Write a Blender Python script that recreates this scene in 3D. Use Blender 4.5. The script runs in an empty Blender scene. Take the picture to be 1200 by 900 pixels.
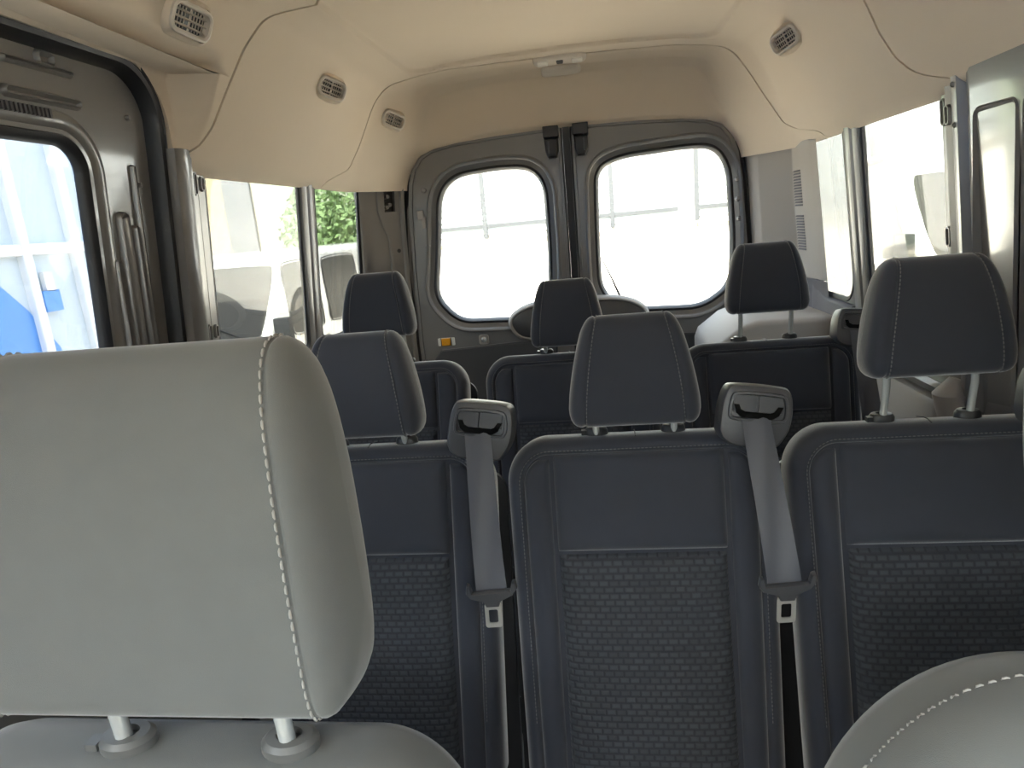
import bpy, bmesh, math, random
from mathutils import Vector, Matrix
from mathutils.geometry import tessellate_polygon
random.seed(7)
C = bpy.context.scene.collection
SC = bpy.context.scene
pi = math.pi

# ------------------------------------------------------------------ camera
cam_d = bpy.data.cameras.new('camera')
cam = bpy.data.objects.new('camera', cam_d); C.objects.link(cam)
cam_d.sensor_width = 36; cam_d.lens = 780/1200*36; cam_d.clip_start = 0.02; cam_d.clip_end = 200
CX = Vector((0.98873567, 0.12095816, -0.08815271))
CD = Vector((-0.05676549, -0.24191632, -0.96863521))
CF = Vector((-0.13848991, 0.96272822, -0.23232505))
cam.matrix_world = Matrix(((CX.x, -CD.x, -CF.x, 0.105), (CX.y, -CD.y, -CF.y, 0.0), (CX.z, -CD.z, -CF.z, 1.40), (0, 0, 0, 1)))
SC.camera = cam
SC.view_settings.view_transform = 'Standard'; SC.view_settings.look = 'None'
SC.view_settings.gamma = 1; SC.view_settings.use_curve_mapping = False
SC.view_settings.exposure = 3.0
SC.cycles.max_bounces = 12; SC.cycles.diffuse_bounces = 7; SC.cycles.transparent_max_bounces = 16
SC.cycles.sample_clamp_indirect = 8; SC.cycles.use_denoising = True; SC.cycles.caustics_reflective = False

# ------------------------------------------------------------------ sky and sun
w = bpy.data.worlds.new('sky'); SC.world = w; w.use_nodes = True
nt = w.node_tree; nt.nodes.clear()
sky = nt.nodes.new('ShaderNodeTexSky'); sky.sky_type = 'NISHITA'; sky.sun_disc = False
sky.sun_elevation = math.radians(52); sky.sun_rotation = math.radians(200); sky.air_density = 1.2; sky.dust_density = 4.0
mixw = nt.nodes.new('ShaderNodeMix'); mixw.data_type = 'RGBA'; mixw.inputs[0].default_value = 0.55
mixw.inputs[7].default_value = (3.6, 3.7, 3.9, 1)
bg = nt.nodes.new('ShaderNodeBackground'); bg.inputs[1].default_value = 0.30
ow = nt.nodes.new('ShaderNodeOutputWorld')
nt.links.new(sky.outputs[0], mixw.inputs[6]); nt.links.new(mixw.outputs[2], bg.inputs[0]); nt.links.new(bg.outputs[0], ow.inputs[0])
sd = bpy.data.lights.new('sun', 'SUN'); sd.energy = 4.5; sd.angle = math.radians(0.6); sd.color = (1, 0.95, 0.86)
sun = bpy.data.objects.new('sun', sd); C.objects.link(sun)
SUN_DIR = Vector((0.06, 0.66, -0.72))      # direction the light travels
sun.rotation_euler = SUN_DIR.to_track_quat('-Z', 'Y').to_euler()

# ------------------------------------------------------------------ materials
def mat(name, col, rough=0.5, metal=0.0, coat=0.0, sheen=0.0, bump=None, var=None, spec=0.5, trans=0):
    m = bpy.data.materials.new(name); m.use_nodes = True
    n = m.node_tree; b = n.nodes['Principled BSDF']
    b.inputs['Base Color'].default_value = (*col, 1); b.inputs['Roughness'].default_value = rough
    b.inputs['Metallic'].default_value = metal; b.inputs['Coat Weight'].default_value = coat
    b.inputs['Coat Roughness'].default_value = 0.08
    b.inputs['Sheen Weight'].default_value = sheen; b.inputs['Sheen Roughness'].default_value = 0.38
    b.inputs['Specular IOR Level'].default_value = spec
    tc = n.nodes.new('ShaderNodeTexCoord')
    if var:      # (scale, amount): soft mottling of the base colour
        t = n.nodes.new('ShaderNodeTexNoise'); t.inputs['Scale'].default_value = var[0]; t.inputs['Detail'].default_value = 5
        mr = n.nodes.new('ShaderNodeMapRange'); mr.inputs[3].default_value = 1-var[1]; mr.inputs[4].default_value = 1+var[1]
        mx = n.nodes.new('ShaderNodeVectorMath'); mx.operation = 'SCALE'; mx.inputs[0].default_value = col
        n.links.new(tc.outputs['Object'], t.inputs['Vector']); n.links.new(t.outputs['Fac'], mr.inputs[0])
        n.links.new(mr.outputs[0], mx.inputs['Scale']); n.links.new(mx.outputs[0], b.inputs['Base Color'])
    if bump:     # (scale, strength, distance)
        t = n.nodes.new('ShaderNodeTexNoise'); t.inputs['Scale'].default_value = bump[0]; t.inputs['Detail'].default_value = 3
        bp = n.nodes.new('ShaderNodeBump'); bp.inputs['Strength'].default_value = bump[1]; bp.inputs['Distance'].default_value = bump[2]
        n.links.new(tc.outputs['Object'], t.inputs['Vector']); n.links.new(t.outputs['Fac'], bp.inputs['Height'])
        n.links.new(bp.outputs[0], b.inputs['Normal'])
    return m

M_head = mat('headliner_cloth', (0.66, 0.565, 0.455), 0.95, sheen=0.1, bump=(900, 0.25, 0.001), var=(6, 0.02))
M_dark = mat('groove_backing', (0.10, 0.085, 0.07), 0.9)
M_fab = mat('charcoal_seat_fabric', (0.039, 0.043, 0.056), 0.85, sheen=0.8, bump=(1500, 0.3, 0.0008), var=(30, 0.06), spec=0.3)
M_fab_lit = mat('front_lit_seat_fabric', (0.135, 0.139, 0.134), 0.85, sheen=0.4, bump=(1500, 0.3, 0.0008), var=(30, 0.06), spec=0.3)  # lighter copy of the row fabric; windscreen light painted into the colour
M_stitch = mat('light_grey_thread', (0.36, 0.35, 0.33), 0.8)
M_thread = mat('grey_thread', (0.15, 0.15, 0.15), 0.8)
M_chrome = mat('chrome', (0.74, 0.76, 0.75), 0.22, metal=0.55)
M_latch = mat('brushed_latch_steel', (0.62, 0.61, 0.58), 0.35, metal=0.6)
M_slot = mat('slot_black', (0.004, 0.004, 0.004), 0.8, spec=0.1)
M_black = mat('black_plastic', (0.022, 0.022, 0.024), 0.35)
M_hous = mat('charcoal_moulded_plastic', (0.060, 0.061, 0.067), 0.38, bump=(600, 0.15, 0.001))
M_housg = mat('grey_collar_plastic', (0.12, 0.12, 0.115), 0.4)
M_web = mat('seat_belt_webbing', (0.074, 0.077, 0.092), 0.55, sheen=0.2)
M_rub = mat('black_rubber', (0.010, 0.011, 0.014), 0.45)
M_paint = mat('grey_body_paint', (0.165, 0.158, 0.150), 0.32, coat=0.7, metal=0.1)
M_paintd = mat('dark_grey_body_paint', (0.170, 0.168, 0.168), 0.32, coat=0.8, metal=0.1)
M_paintm = mat('satin_grey_paint', (0.15, 0.145, 0.14), 0.62, coat=0.0, spec=0.35)
M_steel = mat('bare_glossy_steel', (0.22, 0.212, 0.206), 0.38, metal=0.4, coat=0.3)
M_trim = mat('warm_grey_trim_plastic', (0.36, 0.335, 0.31), 0.7, bump=(700, 0.15, 0.001))
M_trimp = mat('slate_trim_plastic', (0.115, 0.112, 0.130), 0.6, bump=(700, 0.15, 0.001))
M_floor = mat('grey_vinyl_floor', (0.30, 0.29, 0.27), 0.6, var=(8, 0.1), bump=(200, 0.2, 0.001))
M_white = mat('white_van_paint', (0.80, 0.80, 0.79), 0.25, coat=0.7)
M_lens = mat('lamp_lens', (0.85, 0.82, 0.76), 0.25)
M_ventw = mat('vent_plastic', (0.66, 0.60, 0.53), 0.5)
M_orange = mat('amber_reflector', (0.80, 0.36, 0.02), 0.3, coat=0.5)
M_sticker = mat('white_sticker', (0.75, 0.75, 0.73), 0.5)
M_tyre = mat('tyre', (0.02, 0.02, 0.02), 0.8)
M_blue = mat('blue_truck_paint', (0.10, 0.30, 0.70), 0.35, coat=0.4)
M_paleb = mat('pale_blue_truck_panel', (0.62, 0.68, 0.71), 0.5, coat=0.0, var=(1.5, 0.08))
M_conc = mat('sunlit_concrete', (0.60, 0.53, 0.44), 0.9, var=(1.2, 0.08), bump=(20, 0.3, 0.01))
M_wallw = mat('white_render', (0.82, 0.80, 0.76), 0.9, var=(1.0, 0.04))
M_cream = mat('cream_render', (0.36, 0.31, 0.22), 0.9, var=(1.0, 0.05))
M_gpan = mat('pale_green_cladding', (0.30, 0.34, 0.27), 0.7, var=(1.5, 0.05))
M_gstr = mat('grey_cladding', (0.15, 0.155, 0.17), 0.6)
M_brick = mat('tan_board', (0.42, 0.34, 0.26), 0.8, var=(3, 0.12))
M_leafm = mat('leaf_green', (0.19, 0.29, 0.12), 0.6, var=(5, 0.2))
M_bwin = mat('pale_window_glass', (0.35, 0.38, 0.40), 0.08, coat=0.5)
M_mull = mat('grey_window_frame', (0.028, 0.03, 0.033), 0.6)
M_vglass = mat('dark_vehicle_glass', (0.075, 0.072, 0.066), 0.30, spec=0.12)
M_ledge = mat('sand_ledge', (0.12, 0.095, 0.065), 0.8)

def woven(name, base, hi):
    m = mat(name, base, 0.85, sheen=0.12, spec=0.3); n = m.node_tree; b = n.nodes['Principled BSDF']
    tc = n.nodes.new('ShaderNodeTexCoord'); sp = n.nodes.new('ShaderNodeSeparateXYZ'); cb = n.nodes.new('ShaderNodeCombineXYZ')
    n.links.new(tc.outputs['Object'], sp.inputs[0]); n.links.new(sp.outputs[0], cb.inputs[0]); n.links.new(sp.outputs[2], cb.inputs[1])
    br = n.nodes.new('ShaderNodeTexBrick'); br.offset = 0.5; br.inputs['Scale'].default_value = 1
    br.inputs['Brick Width'].default_value = 0.0165; br.inputs['Row Height'].default_value = 0.0103
    br.inputs['Mortar Size'].default_value = 0.0034; br.inputs['Mortar Smooth'].default_value = 1.0
    br.inputs['Color1'].default_value = (*hi, 1); br.inputs['Color2'].default_value = (hi[0]*.8, hi[1]*.8, hi[2]*.8, 1)
    br.inputs['Mortar'].default_value = (*base, 1)
    n.links.new(cb.outputs[0], br.inputs['Vector']); n.links.new(br.outputs['Color'], b.inputs['Base Color'])
    bp = n.nodes.new('ShaderNodeBump'); bp.invert = True; bp.inputs['Strength'].default_value = 0.7; bp.inputs['Distance'].default_value = 0.0016
    n.links.new(br.outputs['Fac'], bp.inputs['Height']); n.links.new(bp.outputs[0], b.inputs['Normal'])
    return m
M_ins = woven('woven_insert_fabric', (0.032, 0.035, 0.042), (0.058, 0.063, 0.073))

def glassmat(name, tint, refl=1.0):
    m = bpy.data.materials.new(name); m.use_nodes = True; n = m.node_tree; n.nodes.clear()
    o = n.nodes.new('ShaderNodeOutputMaterial'); mx = n.nodes.new('ShaderNodeMixShader'); t = n.nodes.new('ShaderNodeBsdfTransparent')
    g = n.nodes.new('ShaderNodeBsdfGlossy'); g.inputs['Roughness'].default_value = 0.01; f0 = n.nodes.new('ShaderNodeLayerWeight'); f0.inputs[0].default_value = 0.5; f1 = n.nodes.new('ShaderNodeMath'); f1.operation = 'POWER'; f1.inputs[1].default_value = 5; f = n.nodes.new('ShaderNodeMath'); f.operation = 'MULTIPLY_ADD'; f.inputs[1].default_value = 0.9; f.inputs[2].default_value = 0.03; n.links.new(f0.outputs['Facing'], f1.inputs[0]); n.links.new(f1.outputs[0], f.inputs[0])
    t.inputs[0].default_value = (*tint, 1)
    n.links.new(f.outputs[0], mx.inputs[0]); n.links.new(t.outputs[0], mx.inputs[1]); n.links.new(g.outputs[0], mx.inputs[2]); n.links.new(mx.outputs[0], o.inputs[0])
    return m
M_glass = glassmat('clear_window_glass', (0.90, 0.93, 0.91))
M_glasst = glassmat('tinted_side_glass', (0.42, 0.435, 0.42))
M_glassd = glassmat('blue_tinted_door_glass', (0.47, 0.50, 0.52))

# ------------------------------------------------------------------ builders
def tag(o, label=None, cat=None, group=None, kind=None):
    if label: o['label'] = label
    if cat: o['category'] = cat
    if group: o['group'] = group
    if kind: o['kind'] = kind
    return o
def empty(name, loc=(0, 0, 0), rz=0, **k):
    o = bpy.data.objects.new(name, None); C.objects.link(o); o.location = loc; o.rotation_euler = (0, 0, rz); o.empty_display_size = 0.05
    return tag(o, **k)
def link(name, me, m, parent=None, loc=None):
    o = bpy.data.objects.new(name, me); C.objects.link(o)
    if m: me.materials.clear(); me.materials.append(m)
    if parent: o.parent = parent
    if loc is not None: o.location = loc
    return o
def mesh(name, V, F, m, parent=None, smooth=True, sharp=40):
    me = bpy.data.meshes.new(name); me.from_pydata([tuple(v) for v in V], [], F); me.update()
    bm = bmesh.new(); bm.from_mesh(me); bmesh.ops.recalc_face_normals(bm, faces=bm.faces)
    if smooth:
        a = math.radians(sharp)
        for f in bm.faces: f.smooth = True
        for e in bm.edges:
            if len(e.link_faces) == 2 and e.calc_face_angle(0) > a: e.smooth = False
    bm.to_mesh(me); bm.free()
    return link(name, me, m, parent)
class MB:
    def __init__(s): s.V = []; s.F = []
    def add(s, V, F):
        k = len(s.V); s.V += [Vector(v) for v in V]; s.F += [tuple(i+k for i in f) for f in F]
    def box(s, c, d, R=None):
        V = [Vector((x*d[0]/2, y*d[1]/2, z*d[2]/2)) for x in (-1, 1) for y in (-1, 1) for z in (-1, 1)]
        if R: V = [R @ v for v in V]
        s.add([v+Vector(c) for v in V], [(0, 1, 3, 2), (4, 6, 7, 5), (0, 4, 5, 1), (2, 3, 7, 6), (0, 2, 6, 4), (1, 5, 7, 3)])
    def tube(s, pts, r, n=12, cap=True):
        pts = [Vector(p) for p in pts]; V = []; F = []
        for i, p in enumerate(pts):
            d = (pts[min(i+1, len(pts)-1)]-pts[max(i-1, 0)]).normalized()
            up = Vector((1, 0, 0)) if abs(d.x) < .8 else Vector((0, 0, 1))
            a = d.cross(up).normalized(); b = d.cross(a); rr = r[i] if isinstance(r, (list, tuple)) else r
            V += [p+rr*(a*math.cos(2*pi*k/n)+b*math.sin(2*pi*k/n)) for k in range(n)]
        for i in range(len(pts)-1):
            for k in range(n): F.append((i*n+k, i*n+(k+1) % n, (i+1)*n+(k+1) % n, (i+1)*n+k))
        if cap: F += [tuple(range(n))[::-1], tuple((len(pts)-1)*n+k for k in range(n))]
        s.add(V, F)
    def build(s, name, m, parent=None, smooth=True, sharp=40, bevel=0):
        o = mesh(name, s.V, s.F, m, parent, smooth, sharp)
        if bevel:
            b = o.modifiers.new('b', 'BEVEL'); b.width = bevel; b.segments = 3; b.limit_method = 'ANGLE'
        return o
def rrect(x0, x1, z0, z1, r, n=8):
    r = r if isinstance(r, (list, tuple)) else [r]*4      # bl, br, tr, tl
    P = []
    for (cx, cz, a0, rr) in ((x0, z0, pi, r[0]), (x1, z0, 1.5*pi, r[1]), (x1, z1, 0, r[2]), (x0, z1, .5*pi, r[3])):
        sx = 1 if cx == x0 else -1; sz = 1 if cz == z0 else -1
        for k in range(n+1):
            a = a0+.5*pi*k/n; P.append((cx+sx*rr+rr*math.cos(a), cz+sz*rr+rr*math.sin(a)))
    return P
def smoothpoly(P, it=3):     # Chaikin on a closed loop
    for _ in range(it):
        Q = []
        for i in range(len(P)):
            a = P[i]; b = P[(i+1) % len(P)]
            Q += [(a[0]*.75+b[0]*.25, a[1]*.75+b[1]*.25), (a[0]*.25+b[0]*.75, a[1]*.25+b[1]*.75)]
        P = Q
    return P
def area(P): return sum(P[i][0]*P[(i+1) % len(P)][1]-P[(i+1) % len(P)][0]*P[i][1] for i in range(len(P)))/2
def offset(P, d):            # positive = outwards for a counter-clockwise loop
    n = len(P); s = 1 if area(P) > 0 else -1; Q = []
    for i in range(n):
        a = P[i-1]; b = P[i]; c = P[(i+1) % n]
        e1 = Vector((b[0]-a[0], b[1]-a[1])); e2 = Vector((c[0]-b[0], c[1]-b[1]))
        if e1.length < 1e-9: e1 = e2
        if e2.length < 1e-9: e2 = e1
        t = (e1.normalized()+e2.normalized()).normalized(); nn = Vector((t.y, -t.x))*s
        k = 1/max(.5, e1.normalized().dot(t)); Q.append((b[0]+nn.x*d*k, b[1]+nn.y*d*k))
    return Q
def sweep(mb, P, prof, mp, closed_prof=False):
    """bands around the closed loop P; prof is [(offset, depth)], mp maps (u, v, depth) to 3-D"""
    n = len(P); V = []; F = []
    for (d, wz) in prof:
        V += [mp(u, v, wz) for (u, v) in offset(P, d)]
    L = len(prof); rng = range(L if closed_prof else L-1)
    for i in rng:
        j = (i+1) % L
        for k in range(n): F.append((i*n+k, i*n+(k+1) % n, j*n+(k+1) % n, j*n+k))
    mb.add(V, F)
def plate(mb, outer, holes, mp, w0, w1):
    """flat plate with holes between depth w0 and w1"""
    loops = [outer]+list(holes); flat = [[Vector((u, v, 0)) for u, v in L] for L in loops]
    tris = tessellate_polygon(flat); allp = [p for L in loops for p in L]; n = len(allp)
    V = [mp(u, v, w0) for u, v in allp]+[mp(u, v, w1) for u, v in allp]
    F = [tuple(t) for t in tris]+[tuple(i+n for i in t) for t in tris]
    k = 0
    for L in loops:
        for i in range(len(L)): F.append((k+i, k+(i+1) % len(L), n+k+(i+1) % len(L), n+k+i))
        k += len(L)
    mb.add(V, F)
def slab(mb, P, prof, mp, cap0=True, cap1=True):
    """solid: loop P inset/offset along prof [(offset, depth)], capped"""
    n = len(P); k0 = len(mb.V); sweep(mb, P, prof, mp)
    if cap0: mb.F.append(tuple(k0+i for i in range(n)))
    if cap1: mb.F.append(tuple(k0+(len(prof)-1)*n+i for i in range(n)))

def sstep(a, b, x):
    t = min(1, max(0, (x-a)/(b-a))); return t*t*(3-2*t)
def interp(T, x):
    if x <= T[0][0]: return T[0][1]
    for (a, fa), (b, fb) in zip(T, T[1:]):
        if x <= b: return fa+(fb-fa)*(x-a)/(b-a)
    return T[-1][1]

# ================================================================== SETTING: the van's shell
def xw(z): return 0.885+0.1*(1.59-max(z, 1.0))
def side(sg): return lambda y, z, d: Vector((sg*(xw(z)+d), y, z))

# ---- headliner surface
half = [(.885, 1.585), (.866, 1.594), (.850, 1.612), (.838, 1.64), (.72, 1.88), (.668, 1.955), (.60, 1.985), (.45, 2.012), (.25, 2.025), (0, 2.03)]
def densify(H, step=.004):
    P = [H[0]]
    for a, b in zip(H, H[1:]):
        L = math.dist(a, b); k = max(1, int(L/step))
        P += [(a[0]+(b[0]-a[0])*i/k, a[1]+(b[1]-a[1])*i/k) for i in range(1, k+1)]
    for _ in range(40):
        P = [P[0]]+[((P[i-1][0]+2*P[i][0]+P[i+1][0])/4, (P[i-1][1]+2*P[i][1]+P[i+1][1])/4) for i in range(1, len(P)-1)]+[P[-1]]
    return P
HD = densify(half)
arch = [(.715, 1.585), (.713, 1.60), (.708, 1.62), (.69, 1.665), (.64, 1.725), (.57, 1.748), (.45, 1.760), (.3, 1.768), (0, 1.772)]
AD = densify(arch, .002)
def lut(P, s):      # s in 0..1 by arc length
    return P
def arcs(P):
    L = [0]
    for a, b in zip(P, P[1:]): L.append(L[-1]+math.dist(a, b))
    return [l/L[-1] for l in L]
HS, AS = arcs(HD), arcs(AD)
def at(P, S, s):
    import bisect
    i = min(len(S)-2, max(0, bisect.bisect_right(S, s)-1)); t = (s-S[i])/(S[i+1]-S[i])
    return P[i][0]+(P[i+1][0]-P[i][0])*t, P[i][1]+(P[i+1][1]-P[i][1])*t
DROP = [(2.70, 0), (2.76, .008), (2.80, .022), (2.85, .058), (2.90, .12), (2.935, .22), (2.955, .42), (2.97, .72), (2.982, .92), (3.0, 1.0), (3.05, 1.0)]
REC = rrect(-.57, .57, -1.2, 2.74, .09)
def recess(x, y):   # signed: raised centre panel
    yl = 2.762-.10*x*x
    d = min(.57-abs(x), yl-y)
    if d > 0 and .57-abs(x) < .09 and yl-y < .09:
        d = .09-math.hypot(.09-(.57-abs(x)), .09-(yl-y))
    return sstep(-.004, .005, d)
def surf(q, y, off=0.0):
    """q in [-1,1] across the van, y along it"""
    s = 1-abs(q); sg = -1 if q < 0 else 1
    hx, hz = at(HD, HS, s); ax, az = at(AD, AS, s)
    ec = interp(DROP, y); es = max(0, min(1, (y-2.66)/.33))**1.5
    k = sstep(.55, .8, hx); e = ec*(1-k)+es*k
    x, z = hx+(ax-hx)*e, hz+(az-hz)*e
    z += .013*recess(x, y)*(hz > 1.97)
    # hollow in the front panel above the B pillars
    hb = sstep(.0, .06, 1.615-y-max(0, (1.72-z))*.30)*sstep(0, .05, y-.9)*sstep(1.845, 1.80, z)*(1-e)
    x += max(0, .862-x)*hb*sstep(1.60, 1.63, z)*(q < 0)
    # outward normal for offsets
    if off:
        e2 = .002; a = at(HD, HS, min(1, s+e2)); b = at(HD, HS, max(0, s-e2)); t = Vector((a[0]-b[0], a[1]-b[1])).normalized()
        x += -t.y*-off if False else t.y*off; z += -t.x*off
    return Vector((sg*x, y, z))
def q_at_z(z):
    best = min(range(len(HD)), key=lambda i: abs(HD[i][1]-z)); return 1-HS[best]
# groove tables: key = q (from arc), value = y
def q_at(x, z):
    i = min(range(len(HD)), key=lambda i: math.dist(HD[i], (abs(x), z))); return (1-HS[i])*(-1 if x < 0 else 1)
g1 = [(-.866, 1.594, 1.533), (-.850, 1.612, 1.536), (-.843, 1.622, 1.55), (-.831, 1.648, 1.60), (-.81, 1.693, 1.635), (-.772, 1.771, 1.656), (-.725, 1.869, 1.687), (-.677, 1.934, 1.72), (-.608, 1.976, 1.80), (-.497, 2.004, 1.863), (-.25, 2.02, 1.92), (0, 2.03, 1.94), (.3, 2.02, 1.93),
      (.5, 2.0, 1.89), (.62, 1.97, 1.83), (.744, 1.83, 1.79), (.781, 1.753, 1.791), (.809, 1.695, 1.772), (.831, 1.65, 1.723), (.843, 1.624, 1.649), (.85, 1.612, 1.58)]
g2 = [(-.85, 1.61, 2.42), (-.838, 1.635, 2.51), (-.827, 1.657, 2.60), (-.783, 1.75, 2.639), (-.705, 1.899, 2.655), (-.637, 1.964, 2.70), (-.586, 1.985, 2.74), (-.455, 2.008, 2.775), (-.291, 2.02, 2.805), (0, 2.03, 2.828), (.297, 2.02, 2.824),
      (.473, 2.006, 2.812), (.567, 1.993, 2.80), (.622, 1.971, 2.77), (.695, 1.911, 2.76), (.765, 1.786, 2.745), (.82, 1.672, 2.72), (.836, 1.64, 2.649), (.849, 1.61, 2.45)]
def table(g): 
    T = sorted((q_at(x, z), y) for x, z, y in g); return T
T1, T2 = table(g1), table(g2)
def catm(T, q):   # smoothed lookup
    return (interp(T, q-.012)+2*interp(T, q)+interp(T, q+.012))/4
def door_start(q):
    """front edge of the headliner: above the sliding door on the left it is cut away"""
    z = surf(q, 0)[2]
    if q < 0 and z < 1.812:
        r = .12; return 1.535-(r-math.sqrt(max(0, r*r-max(0, z-(1.812-r))**2)))
    return -1.15
def fpan(name, ya, yb, parent, nq=230, ny=150, qlo=-1, qhi=1):
    qs = [qlo+(qhi-qlo)*i/nq for i in range(nq+1)]; V = []; F = []
    m = ny+5
    for q in qs:
        a, b = ya(q), yb(q)
        ys = [a+(b-a)*j/ny for j in range(ny+1)]
        p0 = surf(q, a); lip = Vector((-(xw(p0.z)+.004), p0.y+.004, p0.z+.002))
        col = ([lip, p0.lerp(lip, .5)] if a > -1 and q < 0 and ya is door_start else [surf(q, a, .014), surf(q, a+.001, .003)])+[surf(q, y) for y in ys]+[surf(q, b-.001, .003), surf(q, b, .014)]
        V += col
    m = len(col)
    for i in range(nq):
        for j in range(m-1): F.append((i*m+j, i*m+j+1, (i+1)*m+j+1, (i+1)*m+j))
    return mesh(name, V, F, M_head, parent, True, 50)
ceiling = empty('ceiling', (0, 0, 0), kind='structure', label='beige moulded headliner covering the whole roof inside')
fpan('headliner_panel', door_start, lambda q: catm(T1, q)-.006, ceiling, 230, 190)
fpan('headliner_panel', lambda q: catm(T1, q)+.0035, lambda q: catm(T2, q)-.004, ceiling, 420, 130)
fpan('headliner_panel', lambda q: catm(T2, q)+.003, lambda q: 3.01, ceiling, 230, 60)
V = []; F = []
ysb = [-1.2, 0, 1.40, 1.5, 1.56, 1.6, 1.65, 2.0, 2.4, 2.6, 2.7, 2.75, 2.8, 2.85, 2.9, 2.935, 2.96, 2.98, 3.03]; nq = 60
for q in [-.985+1.97*i/nq for i in range(nq+1)]: V += [surf(q, y, .016) for y in ysb]
for i in range(nq):
    for j in range(len(ysb)-1):
        if -.985+1.97*i/nq < -.5 and ysb[j] < 1.6: continue
        a = i*len(ysb)+j; F.append((a, a+1, a+1+len(ysb), a+len(ysb)))
mesh('headliner_backing', V, F, M_dark, ceiling)
# outer roof skin keeps daylight out
RO = [(-.965, 1.76), (-.95, 1.85), (-.88, 2.02), (-.7, 2.12), (0, 2.16), (.7, 2.12), (.88, 2.02), (.95, 1.85), (.965, 1.76)]
V = [Vector((x, y, z)) for y in (-1.35, 3.12) for x, z in RO]; n = len(RO)
mesh('roof_skin', V, [(i, i+1, n+i+1, n+i) for i in range(n-1)], M_white, ceiling)

# ---- floor
mb = MB(); mb.box((0, .95, -.03), (1.95, 4.5, .06)); tag(mb.build('floor', M_floor, smooth=False), kind='structure', label='grey vinyl van floor')
# ---- side walls: pressed grey steel with window holes
def wall(name, sg, y0, y1, holes, m, label, ylow=None):
    r = empty(name, kind='structure', label=label); mp = side(sg)
    mb = MB(); plate(mb, [(y0, 1.0), (y1, 1.0), (y1, 2.03), (y0, 2.03)], holes, mp, 0, .010)
    mb.build('upper_panel', m, r, True, 20)
    mb = MB(); plate(mb, [(ylow or y0, 0.0), (y1, 0.0), (y1, 1.0), (ylow or y0, 1.0)], [], mp, 0, .010); mb.build('lower_panel', m, r, True, 20)
    return r
HL = [rrect(1.68, 2.255, 1.03, 1.66, .04), rrect(2.375, 2.835, 1.03, 1.66, .05), ]
HR = [rrect(1.70, 2.19, 1.03, 1.66, .04), rrect(2.325, 2.66, 1.05, 1.66, [.09, .06, .05, .05])]
WL = wall('wall_left', -1, 1.50, 3.03, HL, M_paint, 'grey painted steel side wall beside the sliding door')
WR = wall('wall_right', 1, .30, 3.03, HR, M_paint, 'grey painted steel side wall on the right')
# cab sides (front doors with their windows) and windscreen, behind the camera
CABH = rrect(-.85, .12, 1.05, 1.62, .08)
for sg, nm in ((-1, 'door_4'), (1, 'door_5')):
    r = empty(nm, kind='structure', label='front cab door with side window on the %s, behind the viewpoint' % ('left' if sg < 0 else 'right')); mb = MB()
    plate(mb, [(-1.3, 1.0), (.30, 1.0), (.30, 2.03), (-1.3, 2.03)], [CABH], side(sg), 0, .06)
    plate(mb, [(-1.3, 0), (.30, 0), (.30, 1.0), (-1.3, 1.0)], [], side(sg), 0, .06); mb.build('door_skin', M_paintd, r, True, 20)
    g = MB(); plate(g, CABH, [], side(sg), .03, .034); g.build('pane', M_glass, r, False)
wf = empty('window_1', kind='structure', label='windscreen in its frame behind the viewpoint')
mpw = lambda u, v, d: Vector((u, -1.3+(v-1.0)*.45+d, v))
mb = MB(); plate(mb, [(-.98, 0.0), (.98, 0.0), (.98, 2.14), (-.98, 2.14)], [rrect(-.80, .80, 1.06, 1.90, .08)], lambda u, v, d: Vector((u, -1.3+max(0, v-1.0)*.45+d, v)), 0, .05)
mb.build('window_frame', M_paintd, wf, True, 20)
mb = MB(); plate(mb, rrect(-.80, .80, 1.06, 1.90, .08), [], mpw, .02, .025); mb.build('pane', M_glass, wf, False)

# ---- side windows: glass, black seals
def sidewin(name, sg, loop, label):
    r = empty(name, kind='structure', label=label); mp = side(sg)
    mb = MB(); plate(mb, offset(loop, .004), [], mp, .007, .010); mb.build('pane', M_glasst, r, False)
    mb = MB(); sweep(mb, loop, [(.004, .008), (-.008, .0065), (-.009, .003), (-.004, -.001), (.006, -.003), (.008, .001)], mp); mb.build('window_seal', M_rub, r)
sidewin('window_2', -1, HL[0], 'large fixed side window on the left behind the sliding door')
sidewin('window_3', -1, HL[1], 'narrow rear quarter window on the left')
sidewin('window_4', 1, HR[0], 'large fixed side window on the right')
sidewin('window_5', 1, HR[1], 'narrow rear quarter window on the right')

# ---- pillars: stepped pressed profiles run up the wall
def pillar(name, sg, prof, z0, z1, m, label, parts=(), mats=None):
    r = empty(name, kind='structure', label=label); n = 14
    zs = [z0+(z1-z0)*i/n for i in range(n+1)]
    for k, (a, b) in enumerate(prof):
        V = []; F = []; P = b; L = len(P)
        for z in zs: V += [side(sg)(y, z, d) for y, d in P]
        for i in range(n):
            for j in range(L-1): F.append((i*L+j, i*L+j+1, (i+1)*L+j+1, (i+1)*L+j))
        o = mesh(a, V, F, (mats or {}).get(a, m), r, True, 35)
    return r
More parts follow.
